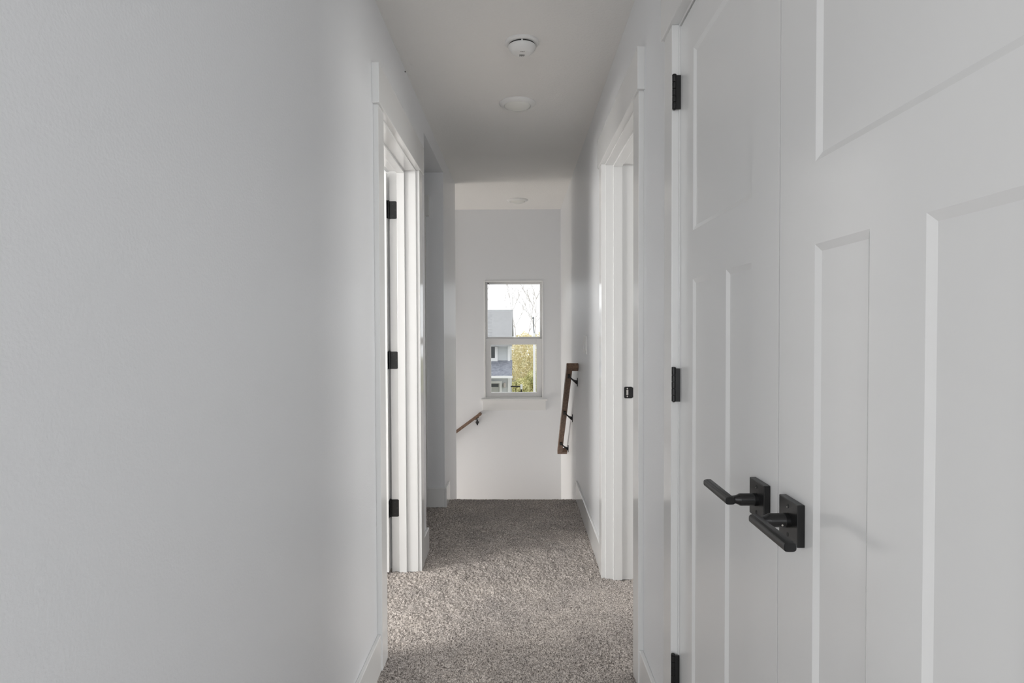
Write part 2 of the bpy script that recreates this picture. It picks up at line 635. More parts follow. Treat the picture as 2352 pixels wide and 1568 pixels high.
# casing of a doorway in the passage back wall (only its right edge shows)
bm = bmesh.new()
add_box(bm, (-0.726, P1 - 0.018, 0), (-0.637, P1, 2.03), 0.0018)
add_box(bm, (-1.60, P1 - 0.018, 0), (-1.511, P1, 2.03), 0.0018)
add_box(bm, (-1.625, P1 - 0.025, 2.03), (-0.613, P1, 2.172), 0.0018)
add_box(bm, (-1.511, P1 - 0.006, 0.01), (-0.726, P1, 2.03))
t4 = link_mesh('trim_4', bm, M['trim'])
struct(t4, 'white door casing at the back of the dim side passage', 'door frame')

# ------------------------------------------------------------------ baseboards
BH = 0.135


def base(name, lst, label):
    bm = bmesh.new()
    for lo, hi in lst:
        add_box(bm, lo, hi, 0.0025)
    o_ = link_mesh(name, bm, M['trim'])
    struct(o_, label, 'baseboard')


bt = 0.014
base('baseboard_left', [((XL, BACK, 0), (XL + bt, L0 - 0.095, BH)), ((XL, L1 + 0.095, 0), (XL + bt, P0 + bt, BH)),
                        ((XL, P1 - bt, 0), (XL + bt, FE + 0.01, BH))], 'white baseboard along the left hall wall')
base('baseboard_right', [((XR - bt, C1 + 0.089, 0), (XR, R0 - 0.101, BH)),
                         ((XR - bt, R1 + 0.095, 0), (XR, FE + 0.012, BH))], 'white baseboard along the right hall wall')
base('baseboard_passage', [((-0.637, P1 - bt, 0), (XL, P1, BH)), ((-2.6, P0, 0), (XL, P0 + bt, BH))], 'white baseboard in the dim side passage')

# ------------------------------------------------------------------ closet doors
DX = 0.433                     # face of the leaves
DTH = 0.035
GAP = 1.0165


def panel_door(bm, fn, w_, h_, t_, stile, cols, rows):
    """Leaf in local (u across, v up, d depth from the front): 3-panel craftsman.
    recess list of (u0,u1,v0,v1) built as a frame with bevelled sticking on the front."""
    cells = rows
    us = sorted({0, w_} | {c_ for r_ in cells for c_ in r_[:2]})
    vs2 = sorted({0, h_} | {c_ for r_ in cells for c_ in r_[2:]})

    def inside(u, v_):
        for r_ in cells:
            if r_[0] < u < r_[1] and r_[2] < v_ < r_[3]:
                return True
        return False
    cache = {}

    def vt(u, v_, d):
        k = (round(u, 5), round(v_, 5), round(d, 5))
        if k not in cache:
            cache[k] = bm.verts.new(fn(u, v_, d))
        return cache[k]
    for i in range(len(us) - 1):
        for j in range(len(vs2) - 1):
            um, vm = (us[i] + us[i + 1]) / 2, (vs2[j] + vs2[j + 1]) / 2
            if not inside(um, vm):
                bm.faces.new((vt(us[i], vs2[j], 0), vt(us[i + 1], vs2[j], 0), vt(us[i + 1], vs2[j + 1], 0), vt(us[i], vs2[j + 1], 0)))
    bv, dp = 0.011, 0.005
    for r_ in cells:
        ur = [u for u in us if r_[0] - 1e-6 <= u <= r_[1] + 1e-6]
        vr = [v_ for v_ in vs2 if r_[2] - 1e-6 <= v_ <= r_[3] + 1e-6]
        def inn(u, v_):
            return (min(max(u, r_[0] + bv), r_[1] - bv), min(max(v_, r_[2] + bv), r_[3] - bv))
        loop = [(u, r_[2]) for u in ur] + [(r_[1], v_) for v_ in vr[1:]] + [(u, r_[3]) for u in ur[::-1][1:]] + [(r_[0], v_) for v_ in vr[::-1][1:-1]]
        mid = []
        k = len(loop)
        for i in range(k):
            p, q = loop[i], loop[(i + 1) % k]
            pi, qi = inn(*p), inn(*q)
            fs = (vt(*p, 0), vt(*q, 0), vt(*qi, dp), vt(*pi, dp))
            if len(set(fs)) == 4:
                bm.faces.new(fs)
        inner = []
        for p in loop:
            v3 = vt(*inn(*p), dp)
            if v3 not in inner:
                inner.append(v3)
        bm.faces.new(inner)
    # sides and back
    def q(a, b_, c_, d_):
        bm.faces.new((a, b_, c_, d_))
    B = [bm.verts.new(fn(u, v_, t_)) for u, v_ in ((0, 0), (w_, 0), (w_, h_), (0, h_))]
    bm.faces.new(B)
    bot = [vt(u, 0, 0) for u in us]
    top = [vt(u, h_, 0) for u in us]
    lef = [vt(0, v_, 0) for v_ in vs2]
    rig = [vt(w_, v_, 0) for v_ in vs2]
    bm.faces.new(bot[::-1] + [B[0], B[1]])
    bm.faces.new(top + [B[2], B[3]])
    bm.faces.new(lef + [B[3], B[0]])
    bm.faces.new(rig[::-1] + [B[1], B[2]])


Z0 = 0.012
DH = 2.044 - Z0


def closet_leaf(name, ya, yb, hinge_at_high, label):
    """leaf spans ya..yb in y"""
    w_ = yb - ya
    bm = bmesh.new()
    st_ = 0.119
    mid = 0.104
    iw = (w_ - 2 * st_ - mid) / 2
    v_lo, v_lk0, v_lk1, v_hi = 0.24 - Z0, 1.371 - Z0, 1.491 - Z0, 1.938 - Z0
    rows = [(st_, w_ - st_, v_lk1, v_hi), (st_, st_ + iw, v_lo, v_lk0), (w_ - st_ - iw, w_ - st_, v_lo, v_lk0)]
    panel_door(bm, lambda u, v_, d: (DX + d, ya + u, Z0 + v_), w_, DH, DTH, st_, None, rows)
    o_ = link_mesh(name, bm, M['door'], origin=(DX, ya if not hinge_at_high else yb, Z0))
    struct(o_, label, 'door')
    return o_


door_far = closet_leaf('door_1', GAP + 0.002, C1 - 0.0014, True, 'white panelled closet leaf hung on three black hinges, handle at its near edge')
door_near = closet_leaf('door_2', C0 + 0.003, GAP - 0.002, False, 'nearest white panelled closet leaf, cut off by the right picture edge')


def hinge_butt(parent, z):
    """closet butt hinge: barrel proud of the casing, leaf between barrel and door"""
    hx, hy = 0.4165, C1 - 0.002
    bm = bmesh.new()
    add_box(bm, (hx, hy - 0.0035, z - 0.0445), (DX + 0.001, hy + 0.0005, z + 0.0445), 0.0006)
    h = link_mesh('hinge', bm, M['black'], parent)
    h['label'] = 'black butt hinge'
    seg_h = 0.089 / 5
    for k in range(5):
        b0 = bmesh.new()
        za, zb = z - 0.0445 + seg_h * k + 0.0005, z - 0.0445 + seg_h * (k + 1) - 0.0005
        add_lathe(b0, [(0.0048, za), (0.0056, za + 0.0006), (0.0056, zb - 0.0006), (0.0048, zb)], (hx, hy, 0), 'Z', 18)
        link_mesh('knuckle', b0, M['black'], h, smooth='angle')
    b1 = bmesh.new()
    za = z + 0.0445
    add_lathe(b1, [(0.003, z - 0.046), (0.003, za), (0.0058, za), (0.0058, za + 0.0018), (0.0045, za + 0.0035), (0.0015, za + 0.0042)], (hx, hy, 0), 'Z', 18)
    link_mesh('hinge_pin', b1, M['black'], h, smooth='angle')
    return h


for z in (1.874, 1.097, 0.321):
    hinge_butt(door_far, z)


def lever_handle(parent, yc, zc, dirn, screw):
    """square rose lever set. dirn: +1 lever points to +y, -1 to -y"""
    fx = 0.4212
    bm = bmesh.new()
    add_box(bm, (fx, yc - 0.0325, zc - 0.0325), (DX, yc + 0.0325, zc + 0.0325), 0.0012)
    rose = link_mesh('door_handle', bm, M['black'], parent)
    rose['label'] = 'matte black lever handle on a square rose'
    # collar + neck
    bm = bmesh.new()
    add_lathe(bm, [(0.0113, fx + 0.001), (0.0113, fx - 0.006), (0.0109, fx - 0.0064), (0.0108, fx - 0.0068), (0.0108, fx - 0.028), (0.0104, fx - 0.030)], (0, yc, zc), 'X', 32)
    link_mesh('neck', bm, M['black'], rose, smooth='angle')
    # transition from the neck to the bar, and the bar: loft of rounded sections
    bx = 0.3725
    bm = bmesh.new()

    def sec(c, ax_u, ax_v, ru, rv, nseg=20, p=3.0):
        out = []
        for k in range(nseg):
            a = 2 * math.pi * k / nseg
            cu, su = math.cos(a), math.sin(a)
            u = math.copysign(abs(cu) ** (2 / p), cu) * ru
            v_ = math.copysign(abs(su) ** (2 / p), su) * rv
            out.append(bm.verts.new(Vector(c) + u * Vector(ax_u) + v_ * Vector(ax_v)))
        return out

    def loft(rs):
        for a, b_ in zip(rs[:-1], rs[1:]):
            k = len(a)
            for i in range(k):
                bm.faces.new((a[i], a[(i + 1) % k], b_[(i + 1) % k], b_[i]))
        bm.faces.new(rs[0])
        bm.faces.new(rs[-1])
    Y_, Z_ = (0, 1, 0), (0, 0, 1)
    loft([sec((fx - 0.029, yc, zc), Y_, Z_, 0.0104, 0.0104, p=2.0),
          sec((fx - 0.036, yc + dirn * 0.0005, zc), Y_, Z_, 0.0085, 0.0072, p=2.4),
          sec((fx - 0.042, yc + dirn * 0.001, zc), Y_, Z_, 0.0075, 0.0060, p=3.0),
          sec((bx, yc + dirn * 0.001, zc), Y_, Z_, 0.0072, 0.0060, p=3.5)])
    link_mesh('shank', bm, M['black'], rose, smooth='angle')
    bm = bmesh.new()
    X_ = (1, 0, 0)
    ya, yb = yc - dirn * 0.010, yc + dirn * 0.120
    rx, rz = 0.0088, 0.0068

    # profile: rounded bar with a stepped groove along its top edge
    prof = []
    for k in range(28):
        a = 2 * math.pi * k / 28
        cu, su = math.cos(a), math.sin(a)
        u = math.copysign(abs(cu) ** (2 / 3.2), cu) * rx
        v_ = math.copysign(abs(su) ** (2 / 3.2), su) * rz
        prof.append((u, v_))
    rings = []
    for yy, sc_ in ((ya, 0.86), (ya + dirn * 0.0012, 1.0), (yb - dirn * 0.0016, 1.0), (yb, 0.86)):
        rings.append([bm.verts.new((bx + u * sc_, yy, zc + v_ * sc_)) for u, v_ in prof])
    loft(rings)
    add_box(bm, (bx - 0.0035, min(ya, yb) + 0.003, zc + rz - 0.001), (bx + 0.0050, max(ya, yb) - 0.003, zc + rz + 0.0006), 0.0004)
    link_mesh('lever', bm, M['black'], rose, smooth='angle')
    for dz in (0.0225, -0.0225):
        bm = bmesh.new()
        add_lathe(bm, [(0.0034, fx + 0.0005), (0.0034, fx - 0.0006), (0.0026, fx - 0.0008)], (0, yc, zc + dz), 'X', 16)
        sc1 = link_mesh('screw', bm, M['slot'], rose, smooth='angle')
    bm = bmesh.new()
    add_lathe(bm, [(0.0012, fx - 0.0003), (0.0012, fx - 0.0012)], (0, yc + 0.0004, zc + 0.0208), 'X', 10)
    s2 = link_mesh('screw_tip', bm, M['steel'], rose)
    s2['label'] = 'bright steel screw'
    if screw:
        bm = bmesh.new()
        yy = yc - 0.0098
        add_lathe(bm, [(0.0016, yy + 0.002), (0.0016, yy - 0.0012), (0.0008, yy - 0.0012), (0.0008, yy - 0.0004)], (fx - 0.013, 0, zc - 0.0046), 'Y', 12)
        s3 = link_mesh('set_screw', bm, M['steel'], rose)
        s3['label'] = 'bright steel set screw'
    return rose


lever_handle(door_far, 1.0785, 0.9455, 1, False)
lever_handle(door_near, 0.9525, 0.9485, -1, True)

# ------------------------------------------------------------------ left bedroom door, standing open at 90 degrees
bm = bmesh.new()
HY = L1 - 0.006
w_ = 0.806
st_ = 0.119
iw = (w_ - 2 * st_ - 0.104) / 2
rows = [(st_, w_ - st_, 1.48, 1.926), (st_, st_ + iw, 0.228, 1.36), (w_ - st_ - iw, w_ - st_, 0.228, 1.36)]
hx0 = -0.6605
panel_door(bm, lambda u, v_, d: (hx0 - u, HY - 0.030 + d, Z0 + v_), w_, DH - 0.01, DTH, st_, None, rows)
door_l = link_mesh('door_3', bm, M['door'], origin=(hx0, HY, Z0))
struct(door_l, 'white bedroom door standing open inside the left doorway', 'door')


def hinge_leaf(parent, z):
    """mortised leaf on the far jamb of the left doorway, rounded corners towards the hall"""
    xa, xb = -0.653, -0.6095
    hh = 0.0445
    r_ = 0.014
    poly = [(xa, -hh), (xb - r_, -hh)]
    for k in range(1, 7):
        a = -math.pi / 2 + math.pi / 2 * k / 6
        poly.append((xb - r_ + r_ * math.cos(a), -hh + r_ + r_ * math.sin(a)))
    for k in range(0, 7):
        a = math.pi / 2 * k / 6
        poly.append((xb - r_ + r_ * math.cos(a), hh - r_ + r_ * math.sin(a)))
    poly.append((xa, hh))
    bm = bmesh.new()
    add_prism(bm, poly, lambda u, v_, t_: (u, t_, z + v_), L1 - 0.0026, L1 + 0.0005)
    h = link_mesh('hinge', bm, M['black'], parent)
    h['label'] = 'black hinge with rounded leaf on the jamb'
    bm = bmesh.new()
    add_lathe(bm, [(0.005, z - hh), (0.0062, z - hh + 0.001), (0.0062, z + hh), (0.0062, z + hh + 0.003), (0.003, z + hh + 0.005)], (-0.6568, L1 - 0.0068, 0), 'Z', 16)
    for k in range(1, 5):
        pass
    link_mesh('knuckle', bm, M['black'], h, smooth='angle')
    bm = bmesh.new()
    add_box(bm, (-0.6608, L1 - 0.034, z - hh), (-0.6592, L1 - 0.008, z + hh), 0.0004)
    link_mesh('door_leaf', bm, M['black'], h)
    for dz, dx in ((0.029, 0.012), (0.0, 0.0), (-0.029, 0.012)):
        bm = bmesh.new()
        add_lathe(bm, [(0.0042, L1 - 0.0022), (0.0042, L1 - 0.0030), (0.0022, L1 - 0.0031)], (-0.6225 - dx, 0, z + dz), 'Y', 14)
        link_mesh('screw', bm, M['slot'], h)
    return h


for z in (1.853, 1.090, 0.331):
    hinge_leaf(door_l, z)

# strike plate on the far jamb of the right doorway
bm = bmesh.new()
xa, xb = 0.523, 0.572
hh = 0.0285
poly = [(xa, -hh + 0.004), (xa + 0.004, -hh), (xb - 0.014, -hh), (xb - 0.003, -hh + 0.006), (xb, -hh + 0.016), (xb, hh - 0.016), (xb - 0.003, hh - 0.006), (xb - 0.014, hh), (xa + 0.004, hh), (xa, hh - 0.004)]
ZS = 0.932
add_prism(bm, poly, lambda u, v_, t_: (u, t_, ZS + v_), R1 - 0.0026, R1 + 0.0005)
sp = link_mesh('strike_plate', bm, M['black'], t2)
sp['label'] = 'black strike plate'
bm = bmesh.new()
add_box(bm, (0.533, R1 - 0.0032, ZS - 0.013), (0.543, R1 - 0.002, ZS + 0.013), 0.0004)
k1 = link_mesh('latch_hole', bm, M['steel'], sp)
for dz in (0.0195, -0.0195):
    bm = bmesh.new()
    add_lathe(bm, [(0.0036, R1 - 0.0022), (0.0036, R1 - 0.0031), (0.0018, R1 - 0.0032)], (0.538, 0, ZS + dz), 'Y', 14)
    link_mesh('screw', bm, M['steel'], sp)

# ------------------------------------------------------------------ ceiling fittings
root = empty('smoke_detector', (0.020, 2.573, CE))
tag(root, 'white round smoke detector on the ceiling, nearest ceiling fitting', 'smoke detector')
c0 = (0.020, 2.573, CE)
bm = bmesh.new()
add_lathe(bm, [(0.055, 0.001), (0.0705, 0.001), (0.0705, -0.007), (0.0685, -0.0095), (0.060, -0.012), (0.052, -0.012)], c0, 'Z', 56)
link_mesh('mounting_base', bm, M['plastic'], root, smooth='angle')
bm = bmesh.new()
add_lathe(bm, [(0.0545, -0.0115), (0.0545, -0.0185)], c0, 'Z', 56)
link_mesh('vent_ring', bm, M['slot'], root, smooth='angle')
bm = bmesh.new()
add_lathe(bm, [(0.0525, -0.0178), (0.0575, -0.0182), (0.0575, -0.0215), (0.056, -0.028), (0.051, -0.036), (0.043, -0.043), (0.036, -0.0465), (0.033, -0.0475), (0.010, -0.0480), (0.0005, -0.0480)], c0, 'Z', 56)
body = link_mesh('body', bm, M['plastic'], root, smooth='angle')
bm = bmesh.new()
add_box(bm, (c0[0] - 0.003, c0[1] - 0.0580, CE - 0.0195), (c0[0] + 0.003, c0[1] - 0.053, CE - 0.011), 0.0006)
link_mesh('catch', bm, M['plastic'], body)
for k in range(6):
    bm = bmesh.new()
    xx = c0[0] - 0.010 + 0.0036 * k
    add_box(bm, (xx, c0[1] + 0.006, CE - 0.0486), (xx + 0.0018, c0[1] + 0.024 - 0.003 * (k % 2), CE - 0.0470), 0)
    link_mesh('sounder_slot', bm, M['slot'], body)
bm = bmesh.new()
add_lathe(bm, [(0.0018, -0.0490), (0.0018, -0.040)], (c0[0] + 0.027, c0[1] - 0.018, CE + 0.002), 'Z', 12)
link_mesh('test_button', bm, M['slot'], body)
for k in range(3):
    bm = bmesh.new()
    p = Vector((c0[0] - 0.004 + 0.006 * k, c0[1] - 0.021, CE - 0.0470))
    add_box(bm, (-0.0016, -0.0012, -0.0022), (0.0016, 0.0012, 0.0022), 0, mat=Matrix.Translation(p))
    link_mesh('body_slot', bm, M['slot'], body)


def disc_light(x, y, r_, label):
    root = empty('ceiling_light', (x, y, CE))
    tag(root, label, 'ceiling light', 'flush disc lights on the hall ceiling')
    bm = bmesh.new()
    add_lathe(bm, [(r_ * 0.72, 0.0005), (r_, 0.0005), (r_, -0.004), (r_ * 0.975, -0.007), (r_ * 0.86, -0.014), (r_ * 0.76, -0.017), (r_ * 0.74, -0.014)], (x, y, CE), 'Z', 56)
    link_mesh('trim_ring', bm, M['plastic'], root, smooth='angle')
    bm = bmesh.new()
    pr = [(r_ * 0.745, -0.012)]
    for k in range(1, 9):
        a = math.pi / 2 * k / 8
        pr.append((r_ * 0.745 * math.cos(a) + 0.0004, -0.012 - 0.020 * math.sin(a)))
    add_lathe(bm, pr, (x, y, CE), 'Z', 56)
    link_mesh('lens', bm, M['lens'], root, smooth=True)
    return root


disc_light(0.0, 3.262, 0.096, 'white flush disc light on the ceiling just beyond the smoke detector')
disc_light(-0.002, 5.70, 0.098, 'faint white disc light on the ceiling above the stairs')

# small dark speck in the left ceiling corner
bm = bmesh.new()
bmesh.ops.create_icosphere(bm, subdivisions=2, radius=0.0022, matrix=Matrix.Translation((XL + 0.002, 2.82, 2.430)) @ Matrix.Diagonal((1, 1, 1.8, 1)))
sk = link_mesh('wall_speck', bm, M['slot'])
tag(sk, 'tiny dark speck high on the left wall by the ceiling', 'speck')

# ------------------------------------------------------------------ switch plate
ya, yb, za, zb = 3.80, 3.975, 1.086, 1.202
root = empty('light_switch', (XR, (ya + yb) / 2, (za + zb) / 2))
tag(root, 'white rocker switch plate on the right wall above the handrail', 'light switch')
bm = bmesh.new()
add_box(bm, (XR - 0.0065, ya, za), (XR + 0.0005, yb, zb), 0.002)
link_mesh('plate', bm, M['plastic'], root)
for k in range(3):
    yc = ya + (yb - ya) * (0.5 + (k - 1) * 0.27)
    bm = bmesh.new()
    rot = Matrix.Translation((XR - 0.0065, yc, (za + zb) / 2)) @ Matrix.Rotation(math.radians(3.0 if k != 1 else -3.0), 4, 'Y')
    add_box(bm, (-0.0035, -0.0165, -0.033), (0.003, 0.0165, 0.033), 0.001, mat=rot)
    link_mesh('rocker', bm, M['plastic'], root)

# ------------------------------------------------------------------ handrails


def rail_bar(bm, A, B, w_, h_, side):
    A, B = Vector(A), Vector(B)
    d = (B - A).normalized()
    side = Vector(side)
    up = side.cross(d)
    if up.z < 0:
        up = -up
    Mx = Matrix((( side.x, d.x, up.x, A.x), (side.y, d.y, up.y, A.y), (side.z, d.z, up.z, A.z), (0, 0, 0, 1)))
    Lg = (B - A).length
    add_box(bm, (-w_ / 2, 0, -h_ / 2), (w_ / 2, Lg, h_ / 2), 0.004, mat=Mx)
    return Mx, Lg, d, up


def bracket(root, foot, rail_pt, out, along):
    """foot on the wall, arm sweeping up to the underside of the rail; out = direction away from the wall"""
    foot, rail_pt, out = Vector(foot), Vector(rail_pt), Vector(out)
    bm = bmesh.new()
    side = Vector((0, 0, 1)).cross(out)
    # oval wall plate
    pl = []
    for k in range(20):
        a = 2 * math.pi * k / 20
        pl.append((0.0095 * math.cos(a), 0.031 * math.sin(a)))
    add_prism(bm, pl, lambda u, v_, t_: foot + side * u + Vector((0, 0, v_)) + out * t_, -0.0005, 0.005)
    br_ = link_mesh('bracket', bm, M['black'], root, smooth='angle')
    br_['label'] = 'black metal rail bracket'
    bm = bmesh.new()
    span = (rail_pt - foot)
    p0 = foot + out * 0.003
    pts, rad = [], []
    L_ = span.dot(out)
    for k in range(9):
        t_ = k / 8
        q = p0 + out * (L_ - 0.003) * t_ + Vector((0, 0, span.z * (t_ ** 1.5))) + side * span.dot(side) * t_
        pts.append(q)
        rad.append(0.0125 * (1 - t_) ** 3 + 0.0048)
    add_tube(bm, pts, rad, 12)
    link_mesh('arm', bm, M['black'], br_, smooth='angle')
    bm = bmesh.new()
    al = Vector(along).normalized()
    up = out.cross(al)
    if up.z < 0:
        up = -up
    Mx = Matrix(((out.x, al.x, up.x, rail_pt.x), (out.y, al.y, up.y, rail_pt.y), (out.z, al.z, up.z, rail_pt.z), (0, 0, 0, 1)))
    add_box(bm, (-0.010, -0.024, -0.006), (0.010, 0.024, 0.001), 0.002, mat=Mx)
    link_mesh('saddle', bm, M['black'], br_)
    return br_


RXc, RW, RH = 0.366, 0.042, 0.044
A = Vector((RXc, 4.345, 0.985))
B = Vector((RXc, 5.405, 0.150))
root = empty('handrail', (XR, A.y, A.z))
tag(root, 'stained wood handrail on the right wall descending the stairs', 'handrail')
bm = bmesh.new()
Mx, Lg, d, up = rail_bar(bm, A, B, RW, RH, (1, 0, 0))
rl = link_mesh('rail', bm, M['wood'], root)
for t_ in (0.0, Lg - RW):
    bm = bmesh.new()
    add_box(bm, (RW / 2 - 0.004, t_ + 0.0004, -RH / 2 + 0.0004), (XR - RXc - 0.0005, t_ + RW, RH / 2 - 0.0004), 0.003, mat=Mx)
    link_mesh('return_piece', bm, M['wood'], rl)
for yy in (4.425, 4.835, 5.245):
    t_ = (yy - A.y) / d.y
    under = A + d * t_ - up * (RH / 2)
    bracket(root, (XR, under.y, under.z - 0.045), under, (-1, 0, 0), d)

A = Vector((-0.375, FAR - 0.065, 0.400))
B = Vector((-1.9, FAR - 0.065, 0.400 - 1.525 * 0.735))
root = empty('handrail', (A.x, FAR, A.z))
tag(root, 'stained wood handrail on the far wall sloping down to the left', 'handrail')
bm = bmesh.new()
Mx, Lg, d, up = rail_bar(bm, A, B, 0.036, 0.028, (0, 1, 0))
rl = link_mesh('rail', bm, M['wood'], root)
bm = bmesh.new()
add_box(bm, (0.014, 0.0004, -0.0136), (0.0645, 0.036, 0.0136), 0.003, mat=Mx)
link_mesh('return_piece', bm, M['wood'], rl)
for xx in (-0.425, -1.05, -1.7):
    t_ = (xx - A.x) / d.x
    under = A + d * t_ - up * 0.014
    bracket(root, (under.x, FAR, under.z - 0.05), under, (0, -1, 0), d)

# ------------------------------------------------------------------ window
root = empty('window_1', ((WX0 + WX1) / 2, FAR, WZ0))
struct(root, 'white single hung window at the end of the hall', 'window')
YF = FAR + 0.015


def frame_bm(x0_, x1_, z0_, z1_, wl, wr, wb, wt, y0_, y1_, bev=0.002):
    bm = bmesh.new()
    add_box(bm, (x0_, y0_, z0_), (x0_ + wl, y1_, z1_), bev)
    add_box(bm, (x1_ - wr, y0_, z0_), (x1_, y1_, z1_), bev)
    add_box(bm, (x0_ + wl, y0_, z0_), (x1_ - wr, y1_, z0_ + wb), bev)
    add_box(bm, (x0_ + wl, y0_, z1_ - wt), (x1_ - wr, y1_, z1_), bev)
    return bm


link_mesh('window_frame', frame_bm(WX0, WX1, WZ0, WZ1, 0.016, 0.016, 0.018, 0.016, YF - 0.02, FAR + 0.12), M['trim'], root)
MR0, MR1 = 1.094, 1.165
up_s = link_mesh('upper_sash', frame_bm(WX0 + 0.016, WX1 - 0.016, MR0 + 0.03, WZ1 - 0.016, 0.019, 0.016, 0.04, 0.018, FAR + 0.06, FAR + 0.095), M['vinyl'], root)
bm = bmesh.new()
add_box(bm, (WX0 + 0.03, FAR + 0.075, MR1), (WX1 - 0.03, FAR + 0.080, WZ1 - 0.03))
link_mesh('pane', bm, M['glass'], up_s)
lo_s = link_mesh('lower_sash', frame_bm(WX0 + 0.016, WX1 - 0.016, WZ0 + 0.018, MR0 + 0.052, 0.054, 0.054, 0.045, 0.060, FAR + 0.022, FAR + 0.058), M['vinyl'], root)
bm = bmesh.new()
add_box(bm, (WX0 + 0.06, FAR + 0.038, WZ0 + 0.05), (WX1 - 0.06, FAR + 0.043, MR0 + 0.002))
link_mesh('pane', bm, M['glass'], lo_s)
bm = bmesh.new()
add_lathe(bm, [(0.0065, FAR + 0.054), (0.0065, FAR + 0.0605)], (WX0 + 0.042, 0, WZ1 - 0.026), 'Y', 12)
link_mesh('vent_latch', bm, M['slot'], up_s)
bm = bmesh.new()
xc = -0.03
add_box(bm, (xc - 0.035, FAR + 0.026, MR0 + 0.0515), (xc + 0.035, FAR + 0.05, MR0 + 0.062), 0.003)
add_box(bm, (xc - 0.012, FAR + 0.022, MR0 + 0.0605), (xc + 0.026, FAR + 0.034, MR0 + 0.070), 0.003)
link_mesh('sash_lock', bm, M['plastic'], lo_s)
bm = bmesh.new()
add_box(bm, (-0.377, FAR - 0.03, 0.520), (0.294, FAR + 0.02, 0.540), 0.003)
link_mesh('window_sill', bm, M['trim'], root)
bm = bmesh.new()
add_box(bm, (-0.360, FAR - 0.016, 0.424), (0.277, FAR, 0.520), 0.002)
link_mesh('apron', bm, M['trim'], root)

# ------------------------------------------------------------------ outside
GZ = -3.0
bm = bmesh.new()
add_box(bm, (-40, FAR + 0.2, GZ - 0.2), (40, 90, GZ))
gr = link_mesh('ground', bm, M['ground'])
struct(gr, 'grassy ground outside the window', 'ground')


def wpt(x, y, Y):
    """real place of a point seen at direction (x, y) of the photograph, Y metres down the hall axis"""
    dv = rr * (x - 1176) - uu * (y - 784) + fw * 1400
    return Vector((0, 0, EYE)) + dv * (Y / dv.y)


HYd = 20.0
hr = wpt(1170, 800, HYd).x            # right corner of the house
hl = hr - 9.0
ze = wpt(1150, 786, HYd).z            # main eave
root = empty('house', (hr, HYd, GZ))
tag(root, 'grey sided neighbouring house seen through the window', 'house')
bm = bmesh.new()
add_box(bm, (hl, HYd, GZ), (hr, HYd + 7, ze + 0.05))
link_mesh('wall', bm, M['siding'], root)
bm = bmesh.new()
rz = wpt(1150, 711, HYd + 3.0).z
xr_ = wpt(1176, 750, HYd - 0.3).x
prof = [(HYd - 0.4, ze + 0.02), (HYd + 3.0, rz), (HYd + 6.8, ze + 0.3), (HYd + 6.8, ze + 0.1), (HYd + 3.0, rz - 0.2), (HYd - 0.4, ze - 0.12)]
add_prism(bm, prof, lambda u, v_, t_: (t_, u, v_), hl - 0.3, xr_)
link_mesh('roof', bm, M['shingle'], root)
bm = bmesh.new()
p0 = wpt(1150, 827, HYd)
e0 = wpt(1150, 862, HYd - 1.2)
xp = wpt(1176, 850, HYd - 1.2).x
prof = [(HYd + 0.02, p0.z), (HYd - 1.2, e0.z), (HYd - 1.2, e0.z - 0.05), (HYd + 0.02, p0.z - 0.12)]
add_prism(bm, prof, lambda u, v_, t_: (t_, u, v_), hl, xp)
pr_ = link_mesh('porch_roof', bm, M['porch'], root)
bm = bmesh.new()
e1 = wpt(1150, 868, HYd - 1.2)
add_box(bm, (hl, HYd - 1.26, e1.z), (xp + 0.02, HYd - 1.18, e0.z - 0.01))
link_mesh('fascia', bm, M['white_ext'], pr_)
# upper window
a, b_ = wpt(1108, 796, HYd), wpt(1143, 829, HYd)
bm = bmesh.new()
fwid = 0.10
for lo, hi in (((a.x, HYd - 0.06, b_.z), (b_.x, HYd, b_.z + fwid)), ((b_.x - fwid * 0.85, HYd - 0.06, b_.z + fwid), (b_.x, HYd, a.z + 0.1)), ((a.x, HYd - 0.06, b_.z + fwid), (a.x + fwid, HYd, a.z + 0.1)), ((a.x, HYd - 0.06, a.z), (b_.x, HYd, a.z + 0.12))):
    add_box(bm, lo, hi)
wf = link_mesh('window', bm, M['white_ext'], root)
bm = bmesh.new()
add_box(bm, (a.x + 0.1, HYd - 0.03, b_.z + fwid), (b_.x - 0.1, HYd + 0.01, a.z + 0.02))
link_mesh('pane', bm, M['dark_pane'], wf)
# garage door with white trim
a, b_ = wpt(1080, 876, HYd), wpt(1153, 920, HYd)
bm = bmesh.new()
tw = 0.085
add_box(bm, (a.x, HYd - 0.07, a.z - 0.05), (b_.x, HYd, a.z + 0.02))
add_box(bm, (b_.x - tw * 0.9, HYd - 0.07, GZ), (b_.x, HYd, a.z - 0.05))
add_box(bm, (a.x, HYd - 0.07, GZ), (a.x + tw, HYd, a.z - 0.05))
gd = link_mesh('garage_door', bm, M['white_ext'], root)
bm = bmesh.new()
add_box(bm, (a.x + tw, HYd - 0.03, GZ), (b_.x - tw * 0.9, HYd + 0.01, a.z - 0.05))
link_mesh('door_panel', bm, M['grey_panel'], gd)
bm = bmesh.new()
c_, d_ = wpt(1100, 881, HYd), wpt(1145, 888, HYd)
add_box(bm, (c_.x, HYd - 0.04, d_.z), (d_.x, HYd - 0.02, c_.z))
link_mesh('pane', bm, M['dark_pane'], gd)
